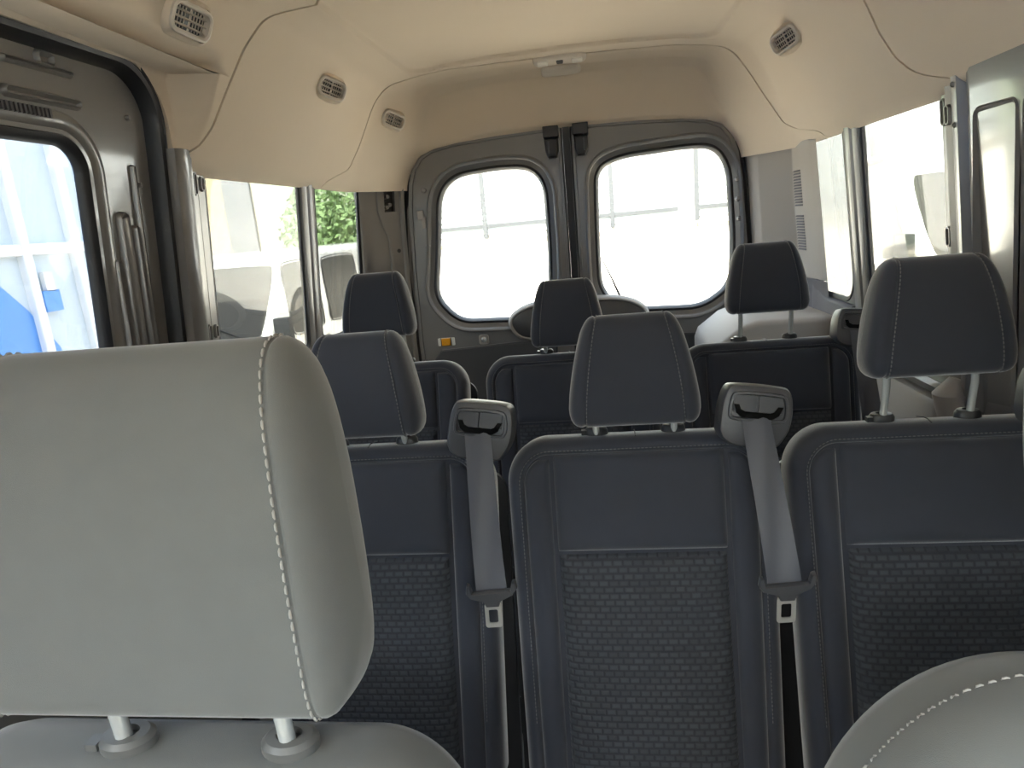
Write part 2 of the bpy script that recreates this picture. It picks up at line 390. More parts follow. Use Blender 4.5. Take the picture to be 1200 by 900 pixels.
# left B pillar: satin panel, then two bright flanges toward the window
pL = pillar('trim_1', -1, [('pillar_cover', [(1.515, .01), (1.52, -.03), (1.535, -.038), (1.578, -.034), (1.586, -.022), (1.590, .01)]),
                       ('flange', [(1.588, .012), (1.590, -.012), (1.596, -.016), (1.624, -.014), (1.628, -.006), (1.629, .005)]),
                       ('flange', [(1.629, .012), (1.631, -.004), (1.636, -.008), (1.668, -.006), (1.676, .004), (1.680, .02)])], .55, 1.64, M_steel,
            'left B pillar with bright steel flanges beside the sliding door seal', mats={'pillar_cover': M_paint})
mb = MB()
for z in (1.565, 1.19): 
    sweep(mb, rrect(1.600, 1.618, z-.028, z+.028, .0088), [(0, -.014), (-.002, -.021), (-.005, -.021), (-.006, -.012)], side(-1))
    sweep(mb, rrect(1.642, 1.662, z-.016, z+.022, .009), [(0, -.006), (-.002, -.014), (-.005, -.014), (-.006, -.004)], side(-1))
mb.build('pressed_slot', M_steel, pL)
# left and right C posts between the side windows
for i, (sg, a, b) in enumerate(((-1, 2.265, 2.368), (1, 2.20, 2.318))):
    wd = b-a
    pillar('trim_%d' % (2+i), sg, [('post_panel', [(a-.004, .02), (a, -.002), (a+.008, -.006), (a+.030, -.007), (a+.036, -.003)]),
                                   ('post_panel', [(a+.036, -.003), (a+.039, -.012), (a+.050, -.015), (b-.045, -.015), (b-.036, -.012), (b-.03, -.003)]),
                                   ('post_panel', [(b-.03, -.003), (b-.026, -.007), (b-.008, -.006), (b, -.001), (b+.004, .02)])], .6, 1.64, M_steel,
           'shiny steel post between the two %s side windows' % ('left' if sg < 0 else 'right'))
# right B pillar: flanges and a broad glossy pressing
pR = pillar('trim_4', 1, [('flange', [(1.700, .02), (1.692, -.004), (1.684, -.010), (1.655, -.010), (1.650, -.002)]),
                      ('flange', [(1.650, -.002), (1.646, -.020), (1.640, -.024), (1.612, -.022), (1.606, -.010)]),
                      ('flange', [(1.606, -.010), (1.602, -.028), (1.596, -.032), (1.576, -.032), (1.566, -.022), (1.556, -.014)]),
                      ('pillar_cover', [(1.556, -.014), (1.54, -.030), (1.52, -.034), (1.20, -.036), (1.18, -.02), (1.17, 0)])], .55, 1.64, M_steel,
            'right B pillar of bright steel flanges and a broad glossy grey pressing', mats={'pillar_cover': M_paint})
mb = MB()
sweep(mb, rrect(1.36, 1.512, .70, 1.545, .022), [(0, -.033), (-.006, -.038), (-.013, -.034), (-.02, -.022), (-.03, -.02)], side(1))
plate(mb, rrect(1.39, 1.482, .73, 1.515, .012), [], side(1), -.021, -.018)
sweep(mb, rrect(1.22, 1.35, .70, 1.545, .022), [(0, -.034), (-.006, -.039), (-.013, -.035), (-.02, -.024), (-.03, -.02)], side(1))
plate(mb, rrect(1.25, 1.32, .73, 1.515, .012), [], side(1), -.021, -.018)
mb.build('pressed_recess', M_paintm, pR)
mb = MB()
for (y, z, h) in ((1.628, 1.545, .022), (1.668, 1.555, .03), (1.668, 1.285, .024)):
    sweep(mb, rrect(y-.011, y+.011, z-h, z+h, .0105), [(0, -.012 if y > 1.64 else -.022), (-.002, -.018 if y > 1.64 else -.029), (-.0045, -.018 if y > 1.64 else -.029), (-.006, -.008 if y > 1.64 else -.018)], side(1))
for z in (1.60, 1.52): 
    sweep(mb, rrect(1.583, 1.592, z-.006, z+.006, .004), [(0, -.032), (-.001, -.036), (-.002, -.036), (-.003, -.03)], side(1))
mb.build('pressed_slot', M_steel, pR)

# ---- sliding door on the left with its big rubber seal
d3 = empty('door_3', kind='structure', label='grey steel sliding door with window and black rubber seal')
mpd = lambda y, z, d: side(-1)(y, z, d+.022)
DO = rrect(.10, 1.50, .05, 1.795, [.03, .03, .11, .11], 10)
def subdiv(P, h=.08):
    Q = []
    for i in range(len(P)):
        a, b = P[i], P[(i+1) % len(P)]; k = max(1, int(math.dist(a, b)/h))
        Q += [(a[0]+(b[0]-a[0])*j/k, a[1]+(b[1]-a[1])*j/k) for j in range(k)]
    return Q
DO = subdiv(DO)
DW = rrect(.25, 1.305, 1.03, 1.645, [.06, .06, .07, .07], 10)
DTOP = rrect(.10, 1.50, 1.0, 1.795, [.001, .001, .11, .11], 10)
def clipz(P, lo): return [(u, max(v, lo)) for u, v in P]
mb = MB(); plate(mb, DTOP, [DW], mpd, 0, .024); mb.build('door_skin', M_paint, d3, True, 25)
mb = MB(); plate(mb, [(.10, .05), (1.50, .05), (1.50, 1.0), (.10, 1.0)], [], mpd, 0, .05); mb.build('lower_skin', M_paint, d3, True, 25)
mb = MB(); sweep(mb, DW, [(.042, .001), (.038, -.004), (.026, -.007), (.016, -.005), (.010, -.001), (.004, .003), (.0, .02)], mpd); mb.build('window_flange', M_paint, d3)
mb = MB(); sweep(mb, DW, [(.006, .004), (-.002, -.001), (-.012, .003), (-.018, .010), (-.020, .018), (-.018, .022)], mpd); mb.build('window_seal', M_rub, d3)
mb = MB(); plate(mb, offset(DW, .01), [], mpd, .018, .022); mb.build('pane', M_glassd, d3, False)
mb = MB()      # a lip of serrated trim over the window
for k in range(100): 
    y = .26+.0096*k; mb.box(side(-1)(y, 1.676, .012), (.006, .005, .016))
mb.build('serrated_edge', M_hous, d3, False)
mb = MB()      # pressed ribs and brackets of the door frame
for (y0, y1, z0, z1, r, h) in ((1.365, 1.395, .85, 1.50, .014, .012), (1.405, 1.418, .80, 1.47, .006, .016), (1.34, 1.352, .8, 1.40, .005, .01), (1.43, 1.438, .9, 1.60, .0035, .010),
                            (1.12, 1.30, 1.695, 1.712, .008, .010), (.92, 1.08, 1.700, 1.716, .007, .010), (1.13, 1.29, 1.752, 1.762, .0045, .008), (1.205, 1.245, 1.76, 1.785, .009, .010)):
    sweep(mb, rrect(y0, y1, z0, z1, r), [(.003, .002), (0, -h*.8), (-.0025, -h), (-r*.6, -h*.6), (-r*.9, .0)], mpd)
mb.build('pressed_rib', M_paint, d3)
for (y, z) in ((1.44, 1.70), (1.455, 1.56), (1.44, 1.22)):
    mb = MB(); c = mpd(y, z, 0); mb.tube([c, c+Vector((.007, 0, 0))], [.007, .004], 12); mb.build('bolt', M_steel, d3)
mb = MB()
sweep(mb, DO, [(-.004, .020), (-.008, .004), (-.004, -.020), (.004, -.032), (.014, -.034), (.024, -.026), (.028, -.004), (.028, .03)], mpd); mb.build('door_seal', M_rub, d3)
mb = MB()
sweep(mb, DO, [(.026, .02), (.028, -.022), (.032, -.028), (.037, -.024), (.039, .02)], mpd); mb.build('seal_lip', M_hous, d3)

# ---- rear doors
mpr = lambda u, v, d: Vector((u, 3.0+d, v))
def doorloop(sg):
    P = [(.016, .02)]+[(.74, .02), (.745, .9), (.738, 1.25), (.722, 1.50), (.705, 1.615), (.685, 1.675), (.645, 1.725), (.59, 1.752), (.5, 1.768), (.3, 1.780), (.016, 1.788)]
    return [(sg*x, z) for x, z in P]
def winloop(sg):
    if sg < 0: base = [(-.545, .985), (-.22, .975), (-.118, 1.05), (-.105, 1.30), (-.105, 1.56), (-.165, 1.635), (-.30, 1.645), (-.50, 1.632), (-.578, 1.56), (-.612, 1.30), (-.645, 1.10)]
    else: base = [(.20, .985), (.55, .975), (.672, 1.06), (.682, 1.25), (.668, 1.56), (.61, 1.645), (.50, 1.652), (.22, 1.640), (.118, 1.60), (.108, 1.30), (.108, 1.08)]
    Q = []
    for i in range(len(base)):
        a = Vector(base[i-1]); b = Vector(base[i]); c = Vector(base[(i+1) % len(base)])
        p = b+(a-b)*min(.5, .065/(a-b).length); q = b+(c-b)*min(.5, .065/(c-b).length)
        Q += [tuple(p*(1-t)**2+b*2*t*(1-t)+q*t*t) for t in [k/7 for k in range(8)]]
    R = []
    for p in Q:
        if not R or math.dist(p, R[-1]) > 1e-4: R.append(p)
    return R
for sg, nm, lb in ((-1, 'door_1', 'left rear door with grey steel frame, window and amber reflector'), (1, 'door_2', 'right rear door with grey steel frame and window')):
    d = empty(nm, kind='structure', label=lb); DL = doorloop(sg); W = winloop(sg)
    if area(W) < 0: W = W[::-1]
    mb = MB(); plate(mb, DL, [offset(W, .03)], mpr, 0, .05); mb.build('door_skin', M_paintd, d, True, 25)
    mb = MB(); sweep(mb, W, [(.052, .002), (.050, -.008), (.043, -.012), (.036, -.008), (.030, .004), (.016, .010), (.008, .014), (.003, .02), (.0, .04)], mpr); mb.build('window_flange', M_paintd, d)
    mb = MB(); sweep(mb, W, [(.012, .012), (.002, .010), (-.008, .022), (-.010, .040)], mpr); mb.build('window_seal', M_rub, d)
    mb = MB(); plate(mb, offset(W, .004), [], mpr, .036, .040); mb.build('pane', M_glass, d, False)
    # lower inner trim and the raised centre cover under the glass
    T = [(sg*x, z) for x, z in ((.10, .30), (.67, .30), (.675, .82), (.64, .86), (.30, .875), (.10, .875))]
    if area(T) < 0: T = T[::-1]
    mb = MB(); slab(mb, T, [(0, .0), (0, -.012), (-.006, -.018)], mpr); mb.build('lower_trim', M_hous, d, True, 30)
    B = [(sg*x, z) for x, z in ((.022, .885), (.08, .883), (.20, .883), (.255, .892), (.285, .915), (.305, .950), (.305, .975), (.29, 1.000), (.245, 1.028), (.18, 1.045), (.09, 1.050), (.022, 1.050))]
    if area(B) < 0: B = B[::-1]
    B = smoothpoly(B, 2)
    mb = MB(); slab(mb, B, [(.012, .0), (.006, -.022), (.001, -.030), (-.004, -.033), (-.008, -.030), (-.009, -.024)], mpr); mb.build('wiper_cover_rim', M_trim, d, True, 40)
    mb = MB(); slab(mb, offset(B, -.008), [(0, -.026), (-.003, -.032), (-.012, -.036)], mpr); mb.build('wiper_cover', M_hous, d, True, 40)
    mb = MB(); sweep(mb, offset(DL, -.006), [(0, .0), (-.002, -.006), (-.012, -.006), (-.014, .0)], mpr); mb.build('edge_flange', M_paintd, d)
    # latch at the top of the centre seam
    mb = MB(); x = sg*.062
    mb.box((x, 2.975, 1.762), (.066, .05, .045)); L = [(-.030, 0), (.030, 0), (.028, -.05), (.016, -.078), (-.018, -.078), (-.027, -.05)]
    slab(mb, [(x+u, 1.735+v) for u, v in L][::-1], [(0, 0), (0, -.040), (-.006, -.046)], mpr); mb.build('latch', M_black, d, True, 30, bevel=.003)
    mb = MB(); mb.box((x+sg*.012, 2.952, 1.70), (.006, .008, .05)); mb.build('latch_lever', M_hous, d, False, bevel=.001)
    for k in range(9):      # small weld bolts along the flange
        pass
d1 = bpy.data.objects['door_1']; d2 = bpy.data.objects['door_2']
mb = MB(); slab(mb, rrect(-.655, -.575, .878, .915, .004), [(0, .002), (0, -.004)], mpr); o = mb.build('sticker', M_sticker, d1, True, 30); o['label'] = 'white edged sticker below the glass'
mb = MB(); slab(mb, rrect(-.637, -.595, .879, .914, .002), [(0, -.003), (0, -.008), (-.003, -.010)], mpr); o = mb.build('reflector', M_orange, d1, True, 30); o['label'] = 'amber reflector'
mb = MB()
for x in (-.639, -.593): mb.box((x, 2.993, .8965), (.003, .004, .037))
mb.build('sticker_border', M_black, d1, False)
mb = MB(); slab(mb, rrect(-.462, -.414, .872, .918, .012), [(0, 0), (-.003, -.007), (-.008, -.004)], mpr); mb.build('latch_bezel', M_trim, d1, True, 30)
mb = MB(); mb.tube([(-.438, 2.998, .895), (-.438, 2.988, .895), (-.438, 2.983, .895)], [.013, .012, .006], 16); mb.build('lock_knob', M_chrome, d1)
for P in ([(-.658, 1.46), (-.650, 1.34), (-.640, 1.58)], ):
    for (x, z) in P: mb = MB(); mb.tube([(x, 3.0, z), (x, 2.992, z)], [.012, .008], 10); mb.build('bolt', M_steel, d1)
mb = MB(); mb.box((-.668, 2.994, 1.475), (.026, .012, .040)); mb.box((-.655, 2.994, 1.44), (.016, .012, .05)); mb.build('hinge_plate', M_trim, d1, False, bevel=.003)
for (x, z) in ((.700, 1.50), (.706, 1.34), (.70, 1.42)): mb = MB(); mb.tube([(x, 3.0, z), (x, 2.992, z)], [.011, .007], 10); mb.build('bolt', M_steel, d2)
# wiper outside the right rear window, seal down the middle seam
mb = MB(); mb.tube([(.12, 3.075, 1.22), (.165, 3.075, 1.115), (.215, 3.085, .985)], [.003, .004, .009], 8); mb.build('wiper_arm', M_black, d2)
mb = MB(); mb.tube([(.215, 3.05, .985), (.215, 3.10, .985)], .016, 12); mb.build('wiper_pivot', M_black, d2)
rs = empty('trim_5', kind='structure', label='black rubber seal down the seam between the rear doors')
mb = MB(); mb.box((0, 3.02, .90), (.030, .052, 1.77)); mb.build('seam_seal', M_rub, rs, False)
mb = MB()
for sg in (-1, 1): mb.tube([(sg*.020, 2.998, .05), (sg*.020, 2.998, 1.785)], .004, 8)
mb.build('seal_lip', M_rub, rs)
# rear frame around the doors
rf = empty('wall_rear', kind='structure', label='dark grey rear body frame around the two back doors')
FL = [(x, z) for x, z in doorloop(1)[1:]]+[(x, z) for x, z in doorloop(-1)[1:]][::-1]
mb = MB(); plate(mb, [(-.97, 0), (.97, 0), (.97, 2.10), (-.97, 2.10)], [offset(FL, .004)], mpr, .015, .06); mb.build('body_frame', M_paintd, rf, True, 25)
mb = MB(); sweep(mb, offset(FL, .004), [(.0, .045), (-.002, .0), (.006, -.014), (.014, -.012), (.016, .02)], mpr); mb.build('door_opening_seal', M_rub, rf)

# left D pillar: angled steel panel between quarter window and rear door
dl = empty('trim_6', kind='structure', label='angled grey steel D pillar left of the rear doors')
def dmap(sg, xa=.895, ya=2.845, xb=.722, yb=3.0):
    def f(u, v, d):       # u 0..1 from the window edge to the door edge; d inwards
        s = .1*(1.59-max(v, 1.0))
        A = Vector((sg*(xa-.01+s), ya, v)); B = Vector((sg*(xb+s*.5-.005), yb, v)); P = A.lerp(B, u)
        t = (B-A); t.z = 0; n = Vector((-t.y, t.x, 0)).normalized()
        if n.y > 0: n = -n
        return P+n*d
    return f
fm = dmap(-1)
mb = MB(); plate(mb, [(-.05, .05), (1.0, .05), (1.0, 1.0), (-.05, 1.0)], [], fm, 0, -.02)
plate(mb, [(-.05, 1.0), (1.0, 1.0), (1.0, 1.64), (-.05, 1.64)], [[(.50, 1.50), (.72, 1.50), (.72, 1.60), (.50, 1.60)]], fm, 0, -.02); mb.build('pillar_panel', M_paint, dl, True, 20)
def dstrip(name, path, wd, h, m, parent, f):
    mb = MB(); V = []; F = []
    for i, (u, v) in enumerate(path):
        V += [f(u-wd, v, 0), f(u-wd*.6, v, h), f(u+wd*.6, v, h), f(u+wd, v, 0)]
    for i in range(len(path)-1):
        for j in range(3): F.append((i*4+j, i*4+j+1, i*4+j+5, i*4+j+4))
    mb.add(V, F); return mb.build(name, m, parent, True, 50)
dstrip('pressed_rib', [(.38, 1.63), (.37, 1.55), (.38, 1.50), (.46, 1.44), (.56, 1.39), (.58, 1.35), (.58, .6)], .035, .010, M_paint, dl, fm)
dstrip('edge_flange', [(.86, 1.64), (.86, 1.4), (.88, 1.2), (.90, .9), (.92, .5)], .05, .014, M_steel, dl, fm)
dstrip('edge_flange', [(-.01, 1.64), (-.01, .6)], .04, .012, M_paint, dl, fm)
mb = MB(); plate(mb, [(.48, 1.49), (.74, 1.49), (.74, 1.61), (.48, 1.61)], [], fm, -.03, -.035); mb.build('access_hole', M_black, dl, False)
for (u, v) in ((.58, 1.565), (.62, 1.53), (.56, 1.52)): mb = MB(); mb.tube([fm(u, v, -.03), fm(u, v, .002)], [.010, .008], 10); mb.build('bolt', M_steel, dl)
mb = MB(); mb.tube([fm(.74, 1.33, -.01), fm(.74, 1.33, .003)], .009, 12); mb.build('plug', M_black, dl)

# right D pillar: warm grey plastic cover with louvred slots, slate trim below
dr = empty('trim_7', kind='structure', label='warm grey plastic D pillar cover with louvred slots on the right')
# plan of the cover: inner face from quarter window, a corner, then a face to the door
def cov(u, v, d):
    s = .1*(1.59-max(v, 1.0)); k = sstep(1.60, 1.36, v)
    pts = [Vector((.872+s, 2.545)), Vector((.866+s, 2.60)), Vector((.862+s*.9, 2.72)), Vector((.858+s*.9, 2.79+.02*k)), Vector((.815+s*.6, 2.86+.01*k)), Vector((.765+s*.5, 2.93)), Vector((.735+s*.5, 2.992))]
    t = u*(len(pts)-1); i = min(len(pts)-2, max(0, int(t))); a, b = pts[i], pts[i+1]; p = a.lerp(b, t-i); tt = (b-a).normalized(); n = Vector((-tt.y, tt.x))
    if n.x > 0: n = -n
    return Vector((p.x+n.x*d, p.y+n.y*d, v))
def covgrid(name, z0, z1, m, u0=0.0, u1=1.0, skip=None, nu=72, nz=60):
    V = []; F = []
    for i in range(nu+1):
        for j in range(nz+1): V.append(cov(u0+(u1-u0)*i/nu, z0+(z1-z0)*j/nz, 0))
    for i in range(nu):
        for j in range(nz): F.append((i*(nz+1)+j, i*(nz+1)+j+1, (i+1)*(nz+1)+j+1, (i+1)*(nz+1)+j))
    return mesh(name, V, F, m, dr, True, 40)
covgrid('cover_panel', 1.10, 1.63, M_trim); covgrid('lower_cover', .10, 1.097, M_trimp)
for k in range(26):
    z = 1.205+.0105*k+(.03 if k > 12 else 0)
    V = []
    u0, u1 = .325, .475
    P = [cov(u0, z, .0015), cov(u1, z, .0015), cov(u1, z+.006, .0005), cov(u0, z+.006, .0005), cov(u0, z, .005), cov(u1, z, .005), cov(u1, z+.0035, .0015), cov(u0, z+.0035, .0015)]
    mb = MB(); mb.add(P, [(0, 1, 2, 3), (4, 5, 6, 7), (0, 1, 5, 4), (2, 3, 7, 6), (0, 3, 7, 4), (1, 2, 6, 5)]); mb.build('louvre', M_trimp, dr, False)
# belt ledge rounding under the right quarter window
led = empty('trim_8', kind='structure', label='slate plastic ledge under the right quarter window')
mb = MB(); P = [(2.31, 1.040), (2.55, 1.040), (2.60, 1.050), (2.645, 1.080), (2.67, 1.13), (2.70, 1.13), (2.70, .60), (2.28, .60)]
slab(mb, P[::-1], [(0, .004), (0, -.012), (-.006, -.020), (-.012, -.022)], side(1)); mb.build('ledge', M_trimp, led, True, 40)
# wheel-arch box at the right rear of the load space
bx = empty('trim_9', kind='structure', label='pale grey moulded wheel arch box right of the back doors')
P = [(.50, .30), (.94, .30), (.94, .985), (.66, .985), (.60, .965), (.515, .90), (.50, .86)]
mb = MB(); slab(mb, P, [(-.02, 2.46), (-.006, 2.47), (0, 2.49), (0, 2.93)], lambda u, v, d: Vector((u, d, v))); mb.build('box_cover', M_trim, bx, True, 40)
# right belt-line steel below the side windows
bl = empty('trim_10', kind='structure', label='bright steel belt rail with bolts below the right windows')
mb = MB()
for (a, b, z, h, d) in ((1.50, 2.30, .985, .020, .010), (1.62, 2.25, .905, .012, .026)):
    mb.add([side(1)(a, z-h, -.002), side(1)(b, z-h, -.002), side(1)(b, z-h*.6, -d), side(1)(a, z-h*.6, -d), side(1)(a, z+h*.6, -d), side(1)(b, z+h*.6, -d), side(1)(b, z+h, -.002), side(1)(a, z+h, -.002)],
           [(0, 1, 2, 3), (3, 2, 5, 4), (4, 5, 6, 7)])
mb.build('belt_rail', M_steel, bl, True, 30)
mb = MB(); slab(mb, rrect(1.70, 2.30, .30, .88, .03), [(0, 0), (0, -.028), (-.008, -.034)], side(1)); mb.build('lower_cover', M_trim, bl, True, 40)
for y in (1.56, 1.66, 1.80, 1.95, 2.1):
    mb = MB(); p = side(1)(y, .945, 0); mb.tube([p, p-Vector((.012, 0, 0))], [.013, .010], 12); mb.build('bolt', M_steel, bl)
mb = MB(); p = side(1)(1.62, .93, -.012); mb.tube([p+Vector((0, 0, -.06)), p+Vector((-.02, 0, 0)), p+Vector((-.012, .0, .03))], [.050, .046, .02], 20); mb.build('anchor_cover', M_trim, bl)

# ================================================================== AIR VENTS AND ROOF LAMPS
def vent(sg, y, label, tilt=.30, L=.105, H=.058):
    up = Vector((-.44*sg, 0, .898)); nin = Vector((-.898*sg, -tilt, -.44)).normalized()
    c = Vector((sg*.722, y, 1.878)); al = nin.cross(up).normalized(); up2 = al.cross(nin).normalized()
    if al.y < 0: al = -al
    r = empty('air_vent', c, label=label, cat='vent', group='oval ceiling air vents')
    lf = .020 if tilt < .2 else .034
    f = lambda u, v, d: al*u+up2*v+nin*d
    base = rrect(-L/2-.014, L/2+.014, -H/2-.012, H/2+.012, .030, 6); top = rrect(-L/2-.003, L/2+.003, -H/2-.003, H/2+.003, .024, 6); n = len(base)
    V = [f(u, v, -.030) for u, v in offset(base, .004)]+[f(u, v, lf*.4) for u, v in base]+[f(u, v, lf) for u, v in top]
    F = [(k*n+i, k*n+(i+1) % n, (k+1)*n+(i+1) % n, (k+1)*n+i) for k in range(2) for i in range(n)]
    mesh('vent_pod', V, F, M_head, r, True, 50)
    mb = MB(); R = rrect(-L/2, L/2, -H/2, H/2, .022, 6)
    sweep(mb, R, [(.002, lf-.004), (.001, lf+.004), (-.004, lf+.006), (-.008, lf+.003), (-.009, lf-.012)], f); fr = mb.build('frame', M_ventw, r, True, 45)
    mb = MB(); slab(mb, offset(R, -.006), [(0, lf-.016), (0, lf-.012)], f); mb.build('dark_grille', M_black, r, False)
    for v in (-.0135, .0, .0135):
        hw = L/2-.011-(.003 if v else 0)
        for (a, b) in ((-hw, hw),):
            mb = MB(); V = [f(a, v-.0032, lf-.004), f(b, v-.0032, lf-.004), f(b, v-.0016, lf+.001), f(a, v-.0016, lf+.001), f(a, v+.0022, lf-.012), f(b, v+.0022, lf-.012)]
            mb.add(V, [(0, 1, 2, 3), (3, 2, 5, 4), (0, 1, 5, 4)]); mb.build('slat', M_ventw, r, False)
    for k in range(11):
        u = -L/2+.014+k*(L-.028)/10
        if k in (5,): continue
        mb = MB(); mb.add([f(u-.0009, -H/2+.010, lf-.010), f(u+.0009, -H/2+.010, lf-.010), f(u+.0009, H/2-.010, lf-.010), f(u-.0009, H/2-.010, lf-.010),
                           f(u-.0009, -H/2+.010, lf-.013), f(u+.0009, -H/2+.010, lf-.013), f(u+.0009, H/2-.010, lf-.013), f(u-.0009, H/2-.010, lf-.013)], [(0, 1, 2, 3), (0, 1, 5, 4), (2, 3, 7, 6), (1, 2, 6, 5), (0, 3, 7, 4)])
        mb.build('vane', M_ventw, r, False)
    mb = MB(); mb.add([f(-.002, -H/2+.008, lf-.006), f(.002, -H/2+.008, lf-.006), f(.002, H/2-.008, lf-.006), f(-.002, H/2-.008, lf-.006)], [(0, 1, 2, 3)]); mb.build('divider', M_ventw, r, False)
    return r
vent(-1, 1.44, 'largest oval ceiling air vent at upper left, above the sliding door', .12, .118, .062)
vent(-1, 2.20, 'middle ceiling air vent of the three on the left side', .55)
vent(-1, 2.875, 'small rearmost ceiling air vent on the left side', .75)
vent(1, 2.29, 'nearer ceiling air vent on the right side', .55)
vent(1, 2.94, 'small rearmost ceiling air vent on the right side', .55)
bpy.data.objects['air_vent.002'].location = (-.700, 2.80, 1.86)
bpy.data.objects['air_vent.004'].location = (.712, 2.86, 1.86)
def lamp(name, y, wx, hy, label, cat, ends):
    c = surf(0, y); c2 = surf(0, y+.02); t = (c2-c).normalized(); n = Vector((0, t.z, -t.y)).normalized()
    if n.z > 0: n = -n
    r = empty(name, c, label=label, cat=cat); f = lambda u, v, d: Vector((u, 0, 0))+t*v+n*d
    mb = MB(); slab(mb, rrect(-wx/2, wx/2, -hy/2, hy/2, hy*.35, 6), [(.003, -.004), (.002, .006), (-.004, .013), (-.012, .015)], f); mb.build('housing', M_ventw, r, True, 40)
    if ends:
        for s in (-1, 1):
            mb = MB(); slab(mb, rrect(s*wx*.33-wx*.11, s*wx*.33+wx*.11, -hy*.32, hy*.32, hy*.15, 5), [(0, .012), (-.002, .019), (-.006, .021)], f); mb.build('lens', M_lens, r, True, 40)
        mb = MB(); slab(mb, rrect(-.014, .014, -hy*.2, hy*.2, hy*.1, 5), [(0, .014), (-.002, .019)], f); mb.build('switch', M_hous, r, True, 40)
    else:
        mb = MB(); mb.add([f(-wx*.4, -hy*.25, .0155), f(wx*.4, -hy*.25, .0155), f(wx*.4, hy*.25, .0155), f(-wx*.4, hy*.25, .0155)], [(0, 1, 2, 3)]); mb.build('cover', M_ventw, r, False)
lamp('ceiling_light', 2.845, .205, .060, 'beige dome lamp with two clear lenses above the rear doors', 'lamp', True)
lamp('brake_light_cover', 2.915, .155, .045, 'plain beige raised cover between dome lamp and rear doors', 'light cover', False)

# ================================================================== SEATS
class Frame:
    """backrest frame: x across, s up the backrest, n out of its front"""
    def __init__(f, B, ang): f.B = Vector(B); f.u = Vector((0, math.sin(ang), math.cos(ang))); f.n = Vector((0, -math.cos(ang), math.sin(ang)))
    def __call__(f, x, s, n): return f.B+Vector((x, 0, 0))+f.u*s+f.n*n
def pillow(fr, xl, xr, s0, s1, n0, amp, wd=.012, nx=26, ns=40, m=None, name='panel', parent=None, bulge=0.0, extra=None):
    """stuffed panel between curves xl(s)..xr(s); edges tuck down into the seams"""
    V = []; F = []
    for j in range(ns+1):
        tj = j/ns; tj = .5-.5*math.cos(pi*tj)*(.55)-(.5-.5*.55)*(1-2*tj) if True else tj
        s = s0+(s1-s0)*tj
        for i in range(nx+1):
            t = i/nx; t = .5-.5*(math.cos(pi*t)*.6+(1-2*t)*.4)
            a, b = xl(s), xr(s); x = a+(b-a)*t
            st, sb = s1-s, s-s0
            d = min(x-a, b-x, st, sb); h = amp*(1-math.exp(-max(0, d)/wd))-.012*math.exp(-max(0, d)/.003)
            h += bulge*math.sin(pi*t)*math.sin(pi*min(1, tj))
            if extra: h += extra(x, s)
            V.append(fr(x, s, n0+h))
    for j in range(ns):
        for i in range(nx):
            k = j*(nx+1)+i; F.append((k, k+1, k+nx+2, k+nx+1))
    return mesh(name, V, F, m, parent, True, 60)
def stitches(pts, nrm, L, gap, r, name, m, parent):
    """row of short threads along a 3-D polyline"""
    mb = MB(); acc = 0; on = []; total = [0]
    for a, b in zip(pts, pts[1:]): total.append(total[-1]+(b-a).length)
    def pos(d):
        for i in range(len(pts)-1):
            if d <= total[i+1]: 
                t = (d-total[i])/max(1e-9, total[i+1]-total[i]); return pts[i].lerp(pts[i+1], t), nrm[i].lerp(nrm[i+1], t)
        return pts[-1], nrm[-1]
    d = 0
    while d+L < total[-1]:
        P = []
        for k, h in ((0, -.3), (.25, .7), (.75, .7), (1, -.3)):
            p, nn = pos(d+L*k); P.append(p+nn*r*h)
        mb.tube(P, [r*.6, r, r, r*.6], 6); d += L+gap
    return mb.build(name, m, parent, True, 60)
